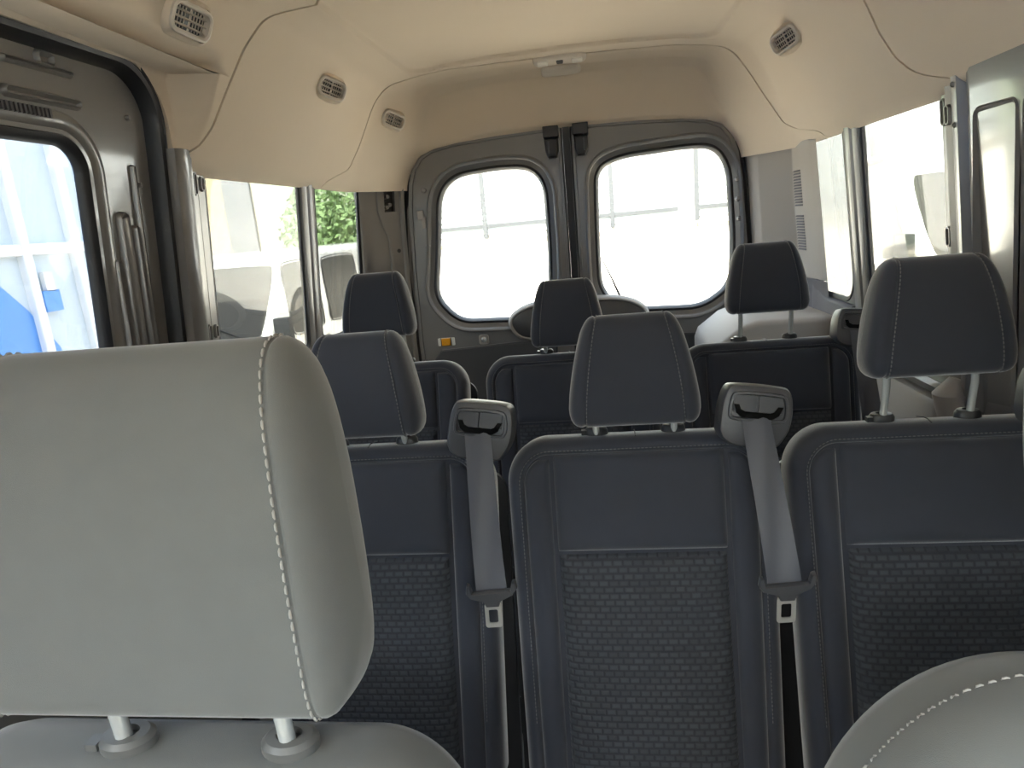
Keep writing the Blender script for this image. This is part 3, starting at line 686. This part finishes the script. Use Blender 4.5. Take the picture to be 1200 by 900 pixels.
def headrest(parent, org, ang, hw, hwt, H, D, m, seam=.74, pr=.0058, sock=None, st=(.0045, .002, .0009), mst=None, post=0.0, lean=.0, px=.065, postlen=.06, power=3.0, curv=.0, name='headrest'):
    """stuffed headrest: a rounded side profile carried across, tapering upwards, domed beyond the side seams"""
    fr = Frame(org, ang)
    base = [(D*.42, .0), (D*.50, H*.10), (D*.53, H*.35), (D*.50, H*.62), (D*.40, H*.86), (D*.20, H*.985), (-D*.12, H*1.0), (-D*.38, H*.93), (-D*.50, H*.70), (-D*.48, H*.35), (-D*.40, H*.06), (-D*.25, -.004), (D*.20, -.006)]
    P = smoothpoly(base, 2); n = len(P); cy = 0.0; cz = H*.5
    us = [0, .12, .24, .36, .48, .58, .66, .71, seam-.012, seam-.004, seam, seam+.004, seam+.014, .79, .84, .88, .92, .95, .975, .99, 1.0]
    us = sorted(set(us)); us = [-u for u in us[::-1] if u > 0]+us
    def prof(u):
        a = abs(u)
        if a <= seam: k = 1-.0*a
        else: t = (a-seam)/(1-seam); k = max(0.0, 1-t**power)**(1/power*1.15)
        gr = .0022*math.exp(-((a-seam)*hw/.0022)**2)
        return max(k, .02), gr
    def pt(u, q, extra=0):
        k, gr = prof(u); nn, ss = q
        rel = Vector((nn-cy, ss-cz)); L = rel.length
        k2 = k; kz = 1-(1-k)*.55
        v = Vector((rel.x*k2, rel.y*kz)); v += v.normalized()*(extra-gr) if v.length > 1e-6 else v
        z = v.y+cz; tz = max(0, min(1, z/H)); x = u*(hw+(hwt-hw)*tz**1.6)
        return fr(x, z+curv*(-(u*u))*(1 if z > cz else 0), v.x+cy-curv*.4*u*u)
    V = []; F = []
    for u in us: V += [pt(u, q) for q in P]
    for i in range(len(us)-1):
        for k in range(n): F.append((i*n+k, i*n+(k+1) % n, (i+1)*n+(k+1) % n, (i+1)*n+k))
    F += [tuple(range(n)), tuple((len(us)-1)*n+k for k in range(n))]
    h = mesh(name, V, F, m, parent, True, 70)
    idx = list(range(n))
    # threads run up the front, over the top
    order = sorted(idx, key=lambda k: 0); start = min(idx, key=lambda k: (P[k][1]+(0 if P[k][0] > D*.25 else 9)))
    seq = [(start+k) % n for k in range(n)]
    if P[seq[3]][1] < P[seq[0]][1]: seq = [(start-k) % n for k in range(n)]
    seq = [k for k in seq[:int(n*.66)]]
    for sg in (-1, 1):
        a = [pt(sg*(seam-.028*(.1/hw)), P[k], .0006) for k in seq]
        c = fr(0, cz, 0); nr = [(p-Vector((p.x, c.y, c.z))).normalized() for p in a]
        stitches(a, nr, st[0], st[1], st[2], 'stitching', mst or M_thread, h)
    for sg in (-1, 1):
        mb = MB(); e_ = fr(sg*px, H*.3, -D*.05); b_ = Vector((org[0]+sg*px, sock[1], sock[2]-.015)); mb.tube([e_, fr(sg*px, .01, -D*.05).lerp(Vector((b_.x, b_.y, b_.z+.03)), .5) if sock[2] > org[2] else fr(sg*px, 0, -D*.05).lerp(b_, .2), b_], pr, 14); mb.build('post', M_chrome, h)
    return h, fr

def backrest(parent, B, ang, hw, L, T, xi, smid, m, mins, rc=.075, seamtop=.028, mcol=M_black, cx=.065, cn=-.03, domes=.008, detail=True, collar_r=.018, mst=None, st=(.0045, .002, .0007), bol=.003, ed=1.0, hx=0.0, stn=None):
    fr = Frame(B, ang)
    P = rrect(-hw, hw, 0, L, [.02, .02, rc, rc], 22)
    P = [(x*(.915+.045*s/L), s+domes*(1-(x/hw)**2)*sstep(L-.25, L, s)) for x, s in P]
    # more points along the straight runs
    Q = []
    for i in range(len(P)):
        a, b = P[i], P[(i+1) % len(P)]; k = max(1, int(math.dist(a, b)/.05))
        Q += [(a[0]+(b[0]-a[0])*j/k, a[1]+(b[1]-a[1])*j/k) for j in range(k)]
    P = Q
    mb = MB(); slab(mb, P, [(-.045, -T), (-.020, -T+.006), (-.006, -T+.02), (.0, -T+.04), (.0, -.030*ed), (-.003*ed, -.015*ed), (-.010*ed, -.004*ed), (-.020*ed, .002), (-.027*ed, .000), (-.030*ed, -.006)], fr)
    body = mb.build('backrest', m, parent, True, 60)
    top = lambda x: L-seamtop-.0
    xo = lambda s: (lambda xx: xx)(outline_x(P, s+.0)-.028)
    def outline_x(P_, s): pass
    def ox(s):
        c = [p for p in P if p[0] > 0]; c.sort(key=lambda p: p[1]); best = c[-1][0]
        if s >= c[-1][1]: return c[-1][0]
        for a, b in zip(c, c[1:]):
            if a[1] <= s <= b[1]: return a[0]+(b[0]-a[0])*((s-a[1])/max(1e-9, b[1]-a[1]))
        return c[0][0]
    def xo(s):      # inset outline
        cz = L-rc
        if s > cz:
            r = rc-.028*ed; dz = min(s-cz, r); return (hw*(.915+.045*s/L))-rc+math.sqrt(max(0, r*r-dz*dz))
        return hw*(.915+.045*s/L)-.028*ed
    stp = L-.030*ed
    for sg in (-1, 1):
        if sg > 0: a, b = (lambda s: xi+.004*(s/L)), (lambda s: max(xo(s), xi+.006))
        else: a, b = (lambda s: -max(xo(s), xi+.006)), (lambda s: -xi-.004*(s/L))
        pillow(fr, a, b, .01, stp, -.002, .007, .012, 16, 60, m, 'side_bolster', parent, bol)
    pillow(fr, lambda s: -xi-.004*(s/L)+.001, lambda s: xi+.004*(s/L)-.001, smid, stp+.006, -.002, .011, .012, 22, 24, m, 'upper_panel', parent, .004)
    pillow(fr, lambda s: -xi+.001, lambda s: xi-.001, .01, smid, -.002, .012, .014, 22, 40, mins, 'insert_panel', parent, .002)
    # top seam threads and cross seam
    if detail:
        loop = offset(P, -.0235*ed); pts = [p for p in loop if p[1] > L*.2]
        pts.sort(key=lambda p: math.atan2(p[1]-L*.2, p[0]), reverse=True)
        if stn:
            loop = offset(P, stn[0]); pts = sorted([p for p in loop if p[1] > L*.2], key=lambda p: math.atan2(p[1]-L*.2, p[0]), reverse=True)
            a = [fr(x, s, stn[1]) for x, s in pts]; nn_ = [(fr(x, s, 0)-fr(0, L*.6, 0)).normalized() for x, s in pts]
            stitches(a, nn_, .0062, .0034, .0010, 'stitching', mst or M_thread, parent)
        else:
            a = [fr(x, s, .0018) for x, s in pts]; stitches(a, [fr.n]*len(a), st[0], st[1], st[2], 'stitching', mst or M_thread, parent)
    if detail and ed == 1: mb = MB(); mb.tube([fr(0, L+domes-.0075, -.010), fr(0, L+domes-.0024, -.022), fr(0, L+domes-.0004, -.035), fr(0, L+domes-.0004, -T+.045)], .0009, 6); mb.build('cross_seam', M_rub, parent)
    mb = MB(); slab(mb, rrect(-hw*(1.0 if ed == 1 else .70), hw*(1.0 if ed == 1 else .70), -.06, L*.90, .04), [(0, -T-.012), (0, -T+.004)], fr); mb.build('back_shade_plate', M_black, parent, True, 40)  # black plate added behind so the gaps between row seats look shaded
    for sg in (-1, 1):
        c = fr(hx+sg*cx, L+domes*(1-((abs(hx)+cx)/hw)**2), cn); mb = MB()
        up = Vector((0, 0, 1)); r = collar_r
        ring = [(r*.92, -.010), (r, -.002), (r*.98, .005), (r*.80, .010), (r*.45, .011), (r*.40, .004)]
        n = 24; V = [c+Vector((rr*1.12*math.cos(2*pi*k/n), rr*.85*math.sin(2*pi*k/n), z)) for rr, z in ring for k in range(n)]
        F = [(i*n+k, i*n+(k+1) % n, (i+1)*n+(k+1) % n, (i+1)*n+k) for i in range(len(ring)-1) for k in range(n)]+[tuple((len(ring)-1)*n+k for k in range(n))]
        mb.add(V, F)
        if sg < 0: mb.box(c+Vector((-r*1.15, -r*.3, .003)), (r*.5, r*.6, .008))
        mb.build('post_collar', mcol, parent, True, 35)
    return fr
def cushion(parent, hw, ytop, yfront, z, m):
    P = rrect(-hw, hw, yfront, ytop, [.05, .05, .03, .03], 8)
    mb = MB(); slab(mb, P, [(-.02, z-.14), (0, z-.12), (0, z-.04), (-.012, z-.012), (-.04, z)], lambda u, v, d: Vector((u, v, d))); mb.build('seat_cushion', m, parent, True, 50)
    mb = MB()
    mb.box((0, (yfront+ytop)/2, z-.155), (2*hw-.06, ytop-yfront-.06, .03)); fr = mb.build('seat_frame', M_black, parent, False)
    for sx in (-1, 1):
        for yy in (yfront+.08, ytop-.06): mb = MB(); mb.box((sx*(hw-.05), yy, (z-.15)/2), (.04, .05, z-.15)); mb.build('leg', M_black, fr, False)

ANG = math.radians(14)
def row_seat(x, y, hw, label, lift, group, xi=.141, H=.180, hhw=.110, detail=True, top=1.048, hx=0):
    r = empty('passenger_seat', (x, y, 0), label=label, cat='seat', group=group)
    Ls = .60; L = Ls; zb = top-L*math.cos(ANG)-.008; B = (0, -L*math.sin(ANG)-.030, zb)
    fr = backrest(r, B, ANG, hw, L, .105, xi, .408, M_fab, M_ins, detail=detail, cn=-.034)
    c = fr(0, L, -.034); o = (hx, c.y-.020, c.z+.032+lift)
    headrest(r, o, ANG*.6, hhw, hhw*.68, H, .085, M_fab, sock=c, postlen=.03+lift+.02)
    cushion(r, hw, y_c(L)+.02, -.50, .43, M_fab)
    return r
def y_c(L): return -L*math.sin(ANG)-.06
row_seat(-.318, 1.10, .231, 'front-row passenger seat on the left with lowered headrest', 0, 'front row of charcoal passenger seats')
row_seat(.150, 1.10, .233, 'centre front-row passenger seat with lowered headrest between two belts', 0, 'front row of charcoal passenger seats')
row_seat(.612, 1.10, .229, 'right front-row passenger seat with headrest raised on chrome posts', .056, 'front row of charcoal passenger seats')
row_seat(-.525, 1.85, .250, 'back-row passenger seat on the left by the quarter window', .060, 'back row of charcoal passenger seats', xi=.150, hhw=.108)
row_seat(.010, 1.85, .255, 'back-row middle passenger seat with lowered headrest', 0, 'back row of charcoal passenger seats', xi=.155, hhw=.106)
row_seat(.540, 1.85, .245, 'back-row passenger seat on the right with raised headrest', .055, 'back row of charcoal passenger seats', xi=.155, hhw=.108)

def front_seat(name, x, y, z, hw, hh, label, rc=.12, hx=0.0, stn=None):
    r = empty(name, (x, y, 0), label=label, cat='seat'); a = math.radians(16); L = .62
    B = (0, -L*math.sin(a)-.02, z-L*math.cos(a))
    fr = backrest(r, B, a, hw, L, .13, .165, .42, M_fab_lit, M_ins, rc=rc, seamtop=.05, mcol=M_housg, cx=.0905, cn=-.045, collar_r=.027, mst=M_stitch, st=(.0075, .0035, .0012), domes=.010, ed=1.9, hx=hx, detail=stn is not None, stn=stn)
    c = fr(0, L, -.045)
    headrest(r, (hx, c.y-.012, hh[0]), math.radians(7), hh[2], hh[2]*.86, hh[1]-hh[0], .125, M_fab_lit, seam=.815, pr=.0085, sock=c, st=(.0078, .0030, .0013), mst=M_stitch, px=.0905, postlen=hh[0]-c.z+.05, power=2.4)
    cushion(r, hw, -.24, -.70, .36, M_fab_lit)
    return r
front_seat('front_passenger_seat', -.362, .51, .914, .335, (.985, 1.326, .197), 'front passenger seat with window light painted into its fabric, large headrest filling the left of the view', hx=.040)
front_seat('driver_seat', .556, .44, 1.05, .335, (1.16, 1.44, .165), 'driver seat with window light painted into its fabric, only its rounded shoulder in the lower right corner', .20, stn=(.0003, -.050))
r = front_seat('front_passenger_seat', -.86, .50, .93, .26, (1.02, 1.33, .16), 'outer front passenger seat at the far lower left') if False else None

# ================================================================== SEAT BELTS
def belt(xt, yt, zt, xb, yb, zb, label, tongue=True, rot=-.14):
    r = empty('seat_belt', (xt, yt, zt), label=label, cat='seat belt', group='charcoal seat belts of the passenger seats')
    cr, sr = math.cos(rot), math.sin(rot); ta = math.radians(12)
    def f(u, v, d):
        u2, v2 = u*cr-v*sr, u*sr+v*cr
        return Vector((u2, -d*math.cos(ta)+v2*math.sin(ta), v2*math.cos(ta)+d*math.sin(ta)))
    O = [(-.054, -.052), (-.055, .010), (-.047, .042), (-.036, .048), (.036, .048), (.050, .042), (.056, .018), (.055, -.015), (.045, -.038), (.034, -.052)]
    O = smoothpoly(O, 2)
    if area(O) < 0: O = O[::-1]
    mb = MB(); slab(mb, O, [(-.012, -.055), (.0, -.045), (0, -.006), (-.003, .002), (-.008, .004)], f); mb.build('guide_housing', M_hous, r, True, 40)
    I = smoothpoly([(-.043, -.004), (-.040, .028), (-.032, .035), (.034, .035), (.044, .028), (.046, -.004), (.034, -.010), (-.034, -.010)], 2)
    if area(I) < 0: I = I[::-1]
    mb = MB(); sweep(mb, I, [(.002, .003), (.0005, .008), (-.003, .0085), (-.0045, .004)], f); mb.build('bezel', M_hous, r, True, 40)
    for a, b in ((-.037, -.001), (.001, .038)):
        mb = MB(); slab(mb, rrect(a, b, .004, .031, .003, 4), [(0, .003), (-.001, .007)], f); mb.build('bezel_plate', M_hous, r, True, 30)
    S = [(-.034, .014), (-.030, .002), (-.022, -.004), (.022, -.004), (.031, .002), (.036, .014), (.031, .014), (.026, .006), (.020, .003), (-.018, .003), (-.026, .007), (-.029, .014)]
    mb = MB(); slab(mb, S, [(0.0012, .004), (0.0012, .0095)], f); mb.build('slot', M_slot, r, True, 30)
    # webbing: leaves the slot, falls over the housing, lies down the seat edge
    A = f(-.002, -.003, .007); B_ = Vector((xb-xt, yb-yt, zb-zt)); pts = []
    for i in range(25):
        t = i/24; p = A.lerp(B_, t); p.y -= .007*math.sin(pi*t); pts.append(p)
    def strip(mb, pts, w0, w1, th, fold=0.0):
        V = []; F = []; nw = 8
        for i, p in enumerate(pts):
            d = (pts[min(i+1, len(pts)-1)]-pts[max(i-1, 0)]).normalized(); ax = Vector((1, 0, 0)); ax = (ax-d*ax.dot(d)).normalized(); nn = ax.cross(d).normalized()
            if nn.y > 0: nn = -nn
            wdt = w0+(w1-w0)*i/(len(pts)-1)
            row = []
            for k in range(nw+1):
                u = k/nw-.5; cup = .0016*math.sin(u*2*pi+i*.25)
                row.append(p+ax*u*wdt+nn*(cup+th/2))
            for k in range(nw+1)[::-1] if False else range(nw, -1, -1):
                u = k/nw-.5; cup = .0016*math.sin(u*2*pi+i*.25); row.append(p+ax*u*wdt+nn*(cup-th/2))
            V += row
        m = 2*(nw+1)
        for i in range(len(pts)-1):
            for k in range(m): F.append((i*m+k, i*m+(k+1) % m, (i+1)*m+(k+1) % m, (i+1)*m+k))
        F += [tuple(range(m)), tuple((len(pts)-1)*m+k for k in range(m))]
        mb.add(V, F)
    mb = MB(); strip(mb, pts, .043, .049, .0014); mb.build('webbing', M_web, r, True, 50)
    if tongue:
        c = B_; tx = math.radians(3)
        g = lambda u, v, d: c+Vector((1.12*u+.02*v, -d-.004, 1.12*v+u*.06))
        Tn = [(-.034, .024), (-.036, .010), (-.030, .002), (-.012, -.004), (-.008, -.012), (.010, -.012), (.013, -.004), (.030, .004), (.037, .014), (.035, .026), (.030, .024), (.027, .012), (-.027, .010), (-.030, .022)]
        Tn = Tn if area(Tn) > 0 else Tn[::-1]
        mb = MB(); slab(mb, Tn, [(-.001, -.005), (0, -.003), (0, .004), (-.0012, .007)], g); t = mb.build('tongue', M_hous, r, True, 35)
        mb = MB(); O1 = rrect(-.0115, .0125, -.046, -.008, .004, 5)
        plate(mb, O1, [rrect(-.0062, .0072, -.039, -.018, .0025, 5)], g, -.001, .0018); mb.build('latch_plate', M_latch, t, False, bevel=.0005)
    return r
belt(-.105, 1.035, 1.075, -.090, .925, .835, 'seat belt hanging between the left and centre front-row seats')
belt(.335, 1.035, 1.078, .352, .925, .840, 'seat belt hanging between the centre and right front-row seats')
belt(.790, 1.045, 1.080, .80, .925, .800, 'seat belt guide at the right edge on the right front-row seat shoulder')
belt(.760, 1.80, 1.066, .77, 1.70, .80, 'seat belt guide on the right back-row seat shoulder near the quarter window', rot=-.1)

# ================================================================== OUTSIDE
GZ = -.65
mb = MB(); mb.box((0, 0, GZ-.05), (90, 90, .1)); tag(mb.build('ground', M_conc, smooth=False), kind='structure', label='sunlit pale concrete yard')
def boxpart(name, c, d, m, parent, bevel=0, R=None):
    mb = MB(); mb.box(c, d, R); return mb.build(name, m, parent, False, bevel=bevel)
# unseen block added ahead of the windscreen to cut light entering the van
b0 = empty('windscreen_light_block', (0, -9, GZ), label='unseen added block in front of the van, dimming the windscreen light', cat='building')
boxpart('wall', (0, -1.5, 2.6), (16, 3, 5.2), M_wallw, b0); boxpart('light_block_panel', (0, .02, 1.8), (4, .08, 3.6), M_gstr, b0)
# white building behind the van
b = empty('white_building', (0, 13, GZ), label='white rendered building with tall windows seen through the rear doors', cat='building')
boxpart('wall', (2.4, 1.5, 3.0), (11.4, 3, 6), M_wallw, b)
boxpart('plinth', (2.4, -.25, .85), (11.4, .5, 1.7), M_wallw, b)
for (x0, x1) in ((-3.2, 1.62), (1.95, 8)):
    boxpart('ledge', ((x0+x1)/2, -.30, 1.74), (x1-x0, .62, .07), M_ledge, b)
    nn = int((x1-x0)/1.0); wdx = (x1-x0)/nn
    for k in range(nn):
        wn = boxpart('window', (x0+wdx*(k+.5), -.02, 3.0), (wdx-.04, .06, 2.2), M_bwin, b)
        boxpart('mullion', (x0+wdx*k+.0, -.06, 3.0), (.08, .08, 2.35), M_mull, wn)
        boxpart('sill_bar', (x0+wdx*(k+.5), -.06, 2.06), (wdx, .06, .07), M_mull, wn)
        for q in range(5): boxpart('blind_slat', (x0+wdx*(k+.5), -.062, 2.18+.12*q), (wdx-.1, .02, .02), M_gpan, wn)
boxpart('drain_pipe', (1.80, -.1, 3.2), (.09, .12, 4), M_wallw, b, .02)
# long cream building on the left
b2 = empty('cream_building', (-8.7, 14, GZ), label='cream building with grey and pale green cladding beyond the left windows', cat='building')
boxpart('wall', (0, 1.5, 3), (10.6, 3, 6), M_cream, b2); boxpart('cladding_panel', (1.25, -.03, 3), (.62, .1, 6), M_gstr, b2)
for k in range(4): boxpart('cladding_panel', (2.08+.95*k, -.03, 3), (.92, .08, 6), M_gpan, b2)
b3 = empty('boarded_building', (10.5, 1.2, GZ), label='tan boarded building beyond the right windows', cat='building')
boxpart('wall', (1.55, 0, 2.5), (3, 22, 5), M_brick, b3)
for k in range(36): boxpart('board', (.03, 0, .10+.135*k), (.05, 22, .12), M_brick, b3, R=Matrix.Rotation(.12, 3, 'Y'))
# trees
def leafy(x, y, h, lab):
    t = empty('leafy_tree', (x, y, GZ), label=lab, cat='tree')
    mb = MB(); mb.tube([(0, 0, 0), (.05, 0, h*.3), (0, .05, h*.6)], [.14, .11, .06], 8); mb.build('trunk', M_brick, t)
    V = []; F = []
    for k in range(2600):
        a, b_, rr = random.uniform(0, 2*pi), random.uniform(-1, 1), random.random()**.4*h*.33
        c = Vector((rr*math.cos(a)*math.sqrt(1-b_*b_), rr*math.sin(a)*math.sqrt(1-b_*b_), h*.66+rr*b_)); s = .07
        d1_ = Vector((random.gauss(0, 1), random.gauss(0, 1), random.gauss(0, 1))).normalized()*s; d2_ = d1_.orthogonal().normalized()*s*.6
        n = len(V); V += [c-d1_, c+d2_, c+d1_, c-d2_]; F.append((n, n+1, n+2, n+3))
    tag(mesh('foliage', V, F, M_leafm, t, False), kind='stuff')
leafy(-4.65, 12.25, 3.3, 'leafy tree beside the cream building beyond the left quarter window')

def van(name, x, y, hw, label, hz, roofz, nose, sidew, long=5.0):
    """parked van facing the viewer: hz bonnet height, roofz, windscreen from y=0 (base) to y=.55"""
    r = empty(name, (x, y, GZ), label=label, cat='van')
    prof = [(-nose, .35), (-nose-.05, .75), (-nose*.9, hz-.14), (-.10, hz), (.60, roofz[0]), (.95, roofz[1]), (1.6, roofz[2]), (long, roofz[2]), (long+.05, .4), (long-.3, .30)]
    V = []; F = []; sec = [(-1, 0, 0)]
    rows = []
    for sx in (-1, -.94, .94, 1):
        ins = 0 if abs(sx) == 1 else 1
        rows.append([Vector((sx*hw*(1-.10*max(0, (z-hz)/2)), yy, z+(.0 if ins else -.05*(z > hz)))) for yy, z in prof])
    n = len(prof)
    for rw in rows: V += rw
    for i in range(3):
        for k in range(n): F.append((i*n+k, i*n+(k+1) % n, (i+1)*n+(k+1) % n, (i+1)*n+k))
    F += [tuple(range(n)), tuple(3*n+k for k in range(n))]
    o = mesh('body', V, F, M_white, r, True, 30); bv = o.modifiers.new('b', 'BEVEL'); bv.width = .04; bv.segments = 3; bv.limit_method = 'ANGLE'; bv.angle_limit = math.radians(25)
    # windscreen
    t0 = Vector((0, -.10, hz)); t1 = Vector((0, .60, roofz[0])); d = t1-t0; nn = Vector((0, -d.z, d.y)).normalized()
    L = d.length; f = lambda u, v, q: t0+d.normalized()*v+Vector((u, 0, 0))+nn*q
    W0, W1 = hw*.90, hw*.86
    WS = [(-W0, .05), (W0, .05), (W1, L-.08), (-W1, L-.08)]
    mb = MB(); slab(mb, smoothpoly([(WS[i][0]+(WS[(i+1) % 4][0]-WS[i][0])*t, WS[i][1]+(WS[(i+1) % 4][1]-WS[i][1])*t) for i in range(4) for t in (.05, .95)], 2), [(0, -.01), (0, .008)], f); mb.build('windscreen', M_vglass, r, True, 30)
    mb = MB(); mb.tube([f(W0*.2, .06, .02), f(-W0*.5, .22, .02)], .008, 6); mb.tube([f(W0*.9, .06, .02), f(W0*.25, .3, .02)], .008, 6); mb.build('wiper', M_black, r)
    for sg in (-1, 1):
        s = lambda u, v, q: Vector((sg*(hw*(1-.10*max(0, (v-hz)/2))+q), u, v))
        for (a, b_) in sidew:
            zz = hz+.02; zt = roofz[0]-.06; k = (a < .4)
            Lp = [(a-(.0 if not k else .25), zz), (b_, zz), (b_, zt), (a+(.28 if k else .0), zt)]
            Lp = smoothpoly([(Lp[i][0]+(Lp[(i+1) % 4][0]-Lp[i][0])*t, Lp[i][1]+(Lp[(i+1) % 4][1]-Lp[i][1])*t) for i in range(4) for t in (.08, .92)], 2)
            if area(Lp) < 0: Lp = Lp[::-1]
            mb = MB(); slab(mb, Lp, [(0, -.01), (0, .006)], s); mb.build('side_window', M_vglass, r, True, 30)
            mb = MB(); sweep(mb, offset(Lp, .02), [(.006, -.01), (.004, .004), (-.004, .004)], s); mb.build('window_rubber', M_mull, r)
        mb = MB(); c = s(.05, hz+.12, .10); mb.box(c, (.16, .09, .26)); mb.tube([c, s(.05, hz+.02, 0)], .025, 8); mb.build('door_mirror', M_mull, r, False, bevel=.02)
        boxpart('head_lamp', Vector((sg*hw*.78, -nose+.02, hz-.28)), (.28, .10, .2), M_bwin, r, .03)
    for sg in (-1, 1):
        for yy in (-nose+.75, long-1.0):
            mb = MB(); mb.tube([(sg*(hw-.22), yy, .34), (sg*(hw-.02), yy, .34), (sg*(hw+.01), yy, .34)], [.34, .34, .30], 28); w_ = mb.build('wheel', M_tyre, r)
            mb = MB(); mb.tube([(sg*(hw-.02), yy, .34), (sg*(hw+.02), yy, .34)], [.21, .19], 20); mb.build('hub_cap', M_steel, w_)
    boxpart('bumper', (0, -nose-.06, .45), (hw*1.9, .14, .26), M_hous, r, .04); boxpart('grille', (0, -nose+.01, .85), (hw*1.1, .08, .2), M_black, r, .02)
    return r
van('parked_van', -3.95, 5.95, .95, 'white van parked outside the left side windows', 1.13, (1.93, 1.99, 2.0), 1.0, [(.45, 1.25), (1.45, 2.5), (2.7, 3.9)])
van('parked_van', 3.62, 5.70, 1.02, 'tall white van parked outside the right side windows', 1.45, (2.22, 2.60, 2.95), 1.0, [(.38, 1.35)], 5.5)
# blue and white box truck outside the sliding door
tr = empty('box_truck', (-3.3, 2.5, GZ), label='pale blue box truck with white frames outside the sliding door window', cat='truck')
boxpart('cargo_box', (-1.2, -.6, 2.1), (2.3, 5.0, 2.9), M_paleb, tr, .03)
for y in (-2.9, -1.6, -.3, .55, 1.21, 1.62, 1.86): boxpart('side_post', (-.03, y, 2.1), (.06, .07, 2.8), M_white, tr, .01)
for z in (.7, 2.16, 3.5): boxpart('side_rail', (-.03, -.6, z), (.05, 4.9, .07), M_white, tr, .01)
mb = MB(); P = [(-3.0, .72), (1.55, .72), (1.32, 1.55), (1.15, 1.80), (.92, 2.05), (-3.0, 3.0)]; slab(mb, P, [(0, -.01), (0, .006)], lambda u, v, d: Vector((-.045+d, u, v))); mb.build('blue_livery_panel', M_blue, tr, False)
boxpart('document_plate', (-.01, 1.315, 1.96), (.03, .07, .12), M_sticker, tr); boxpart('blue_sticker', (-.01, 1.31, 1.84), (.03, .13, .13), M_blue, tr)
boxpart('chassis', (-1.2, -.6, .58), (1.2, 5.0, .2), M_black, tr)
for yy in (1.0, -2.2):
    for xx in (-.2, -2.1):
        mb = MB(); mb.tube([(xx-.12, yy, .42), (xx+.12, yy, .42)], .42, 28); mb.build('wheel', M_tyre, tr)
bpy.context.view_layer.update()
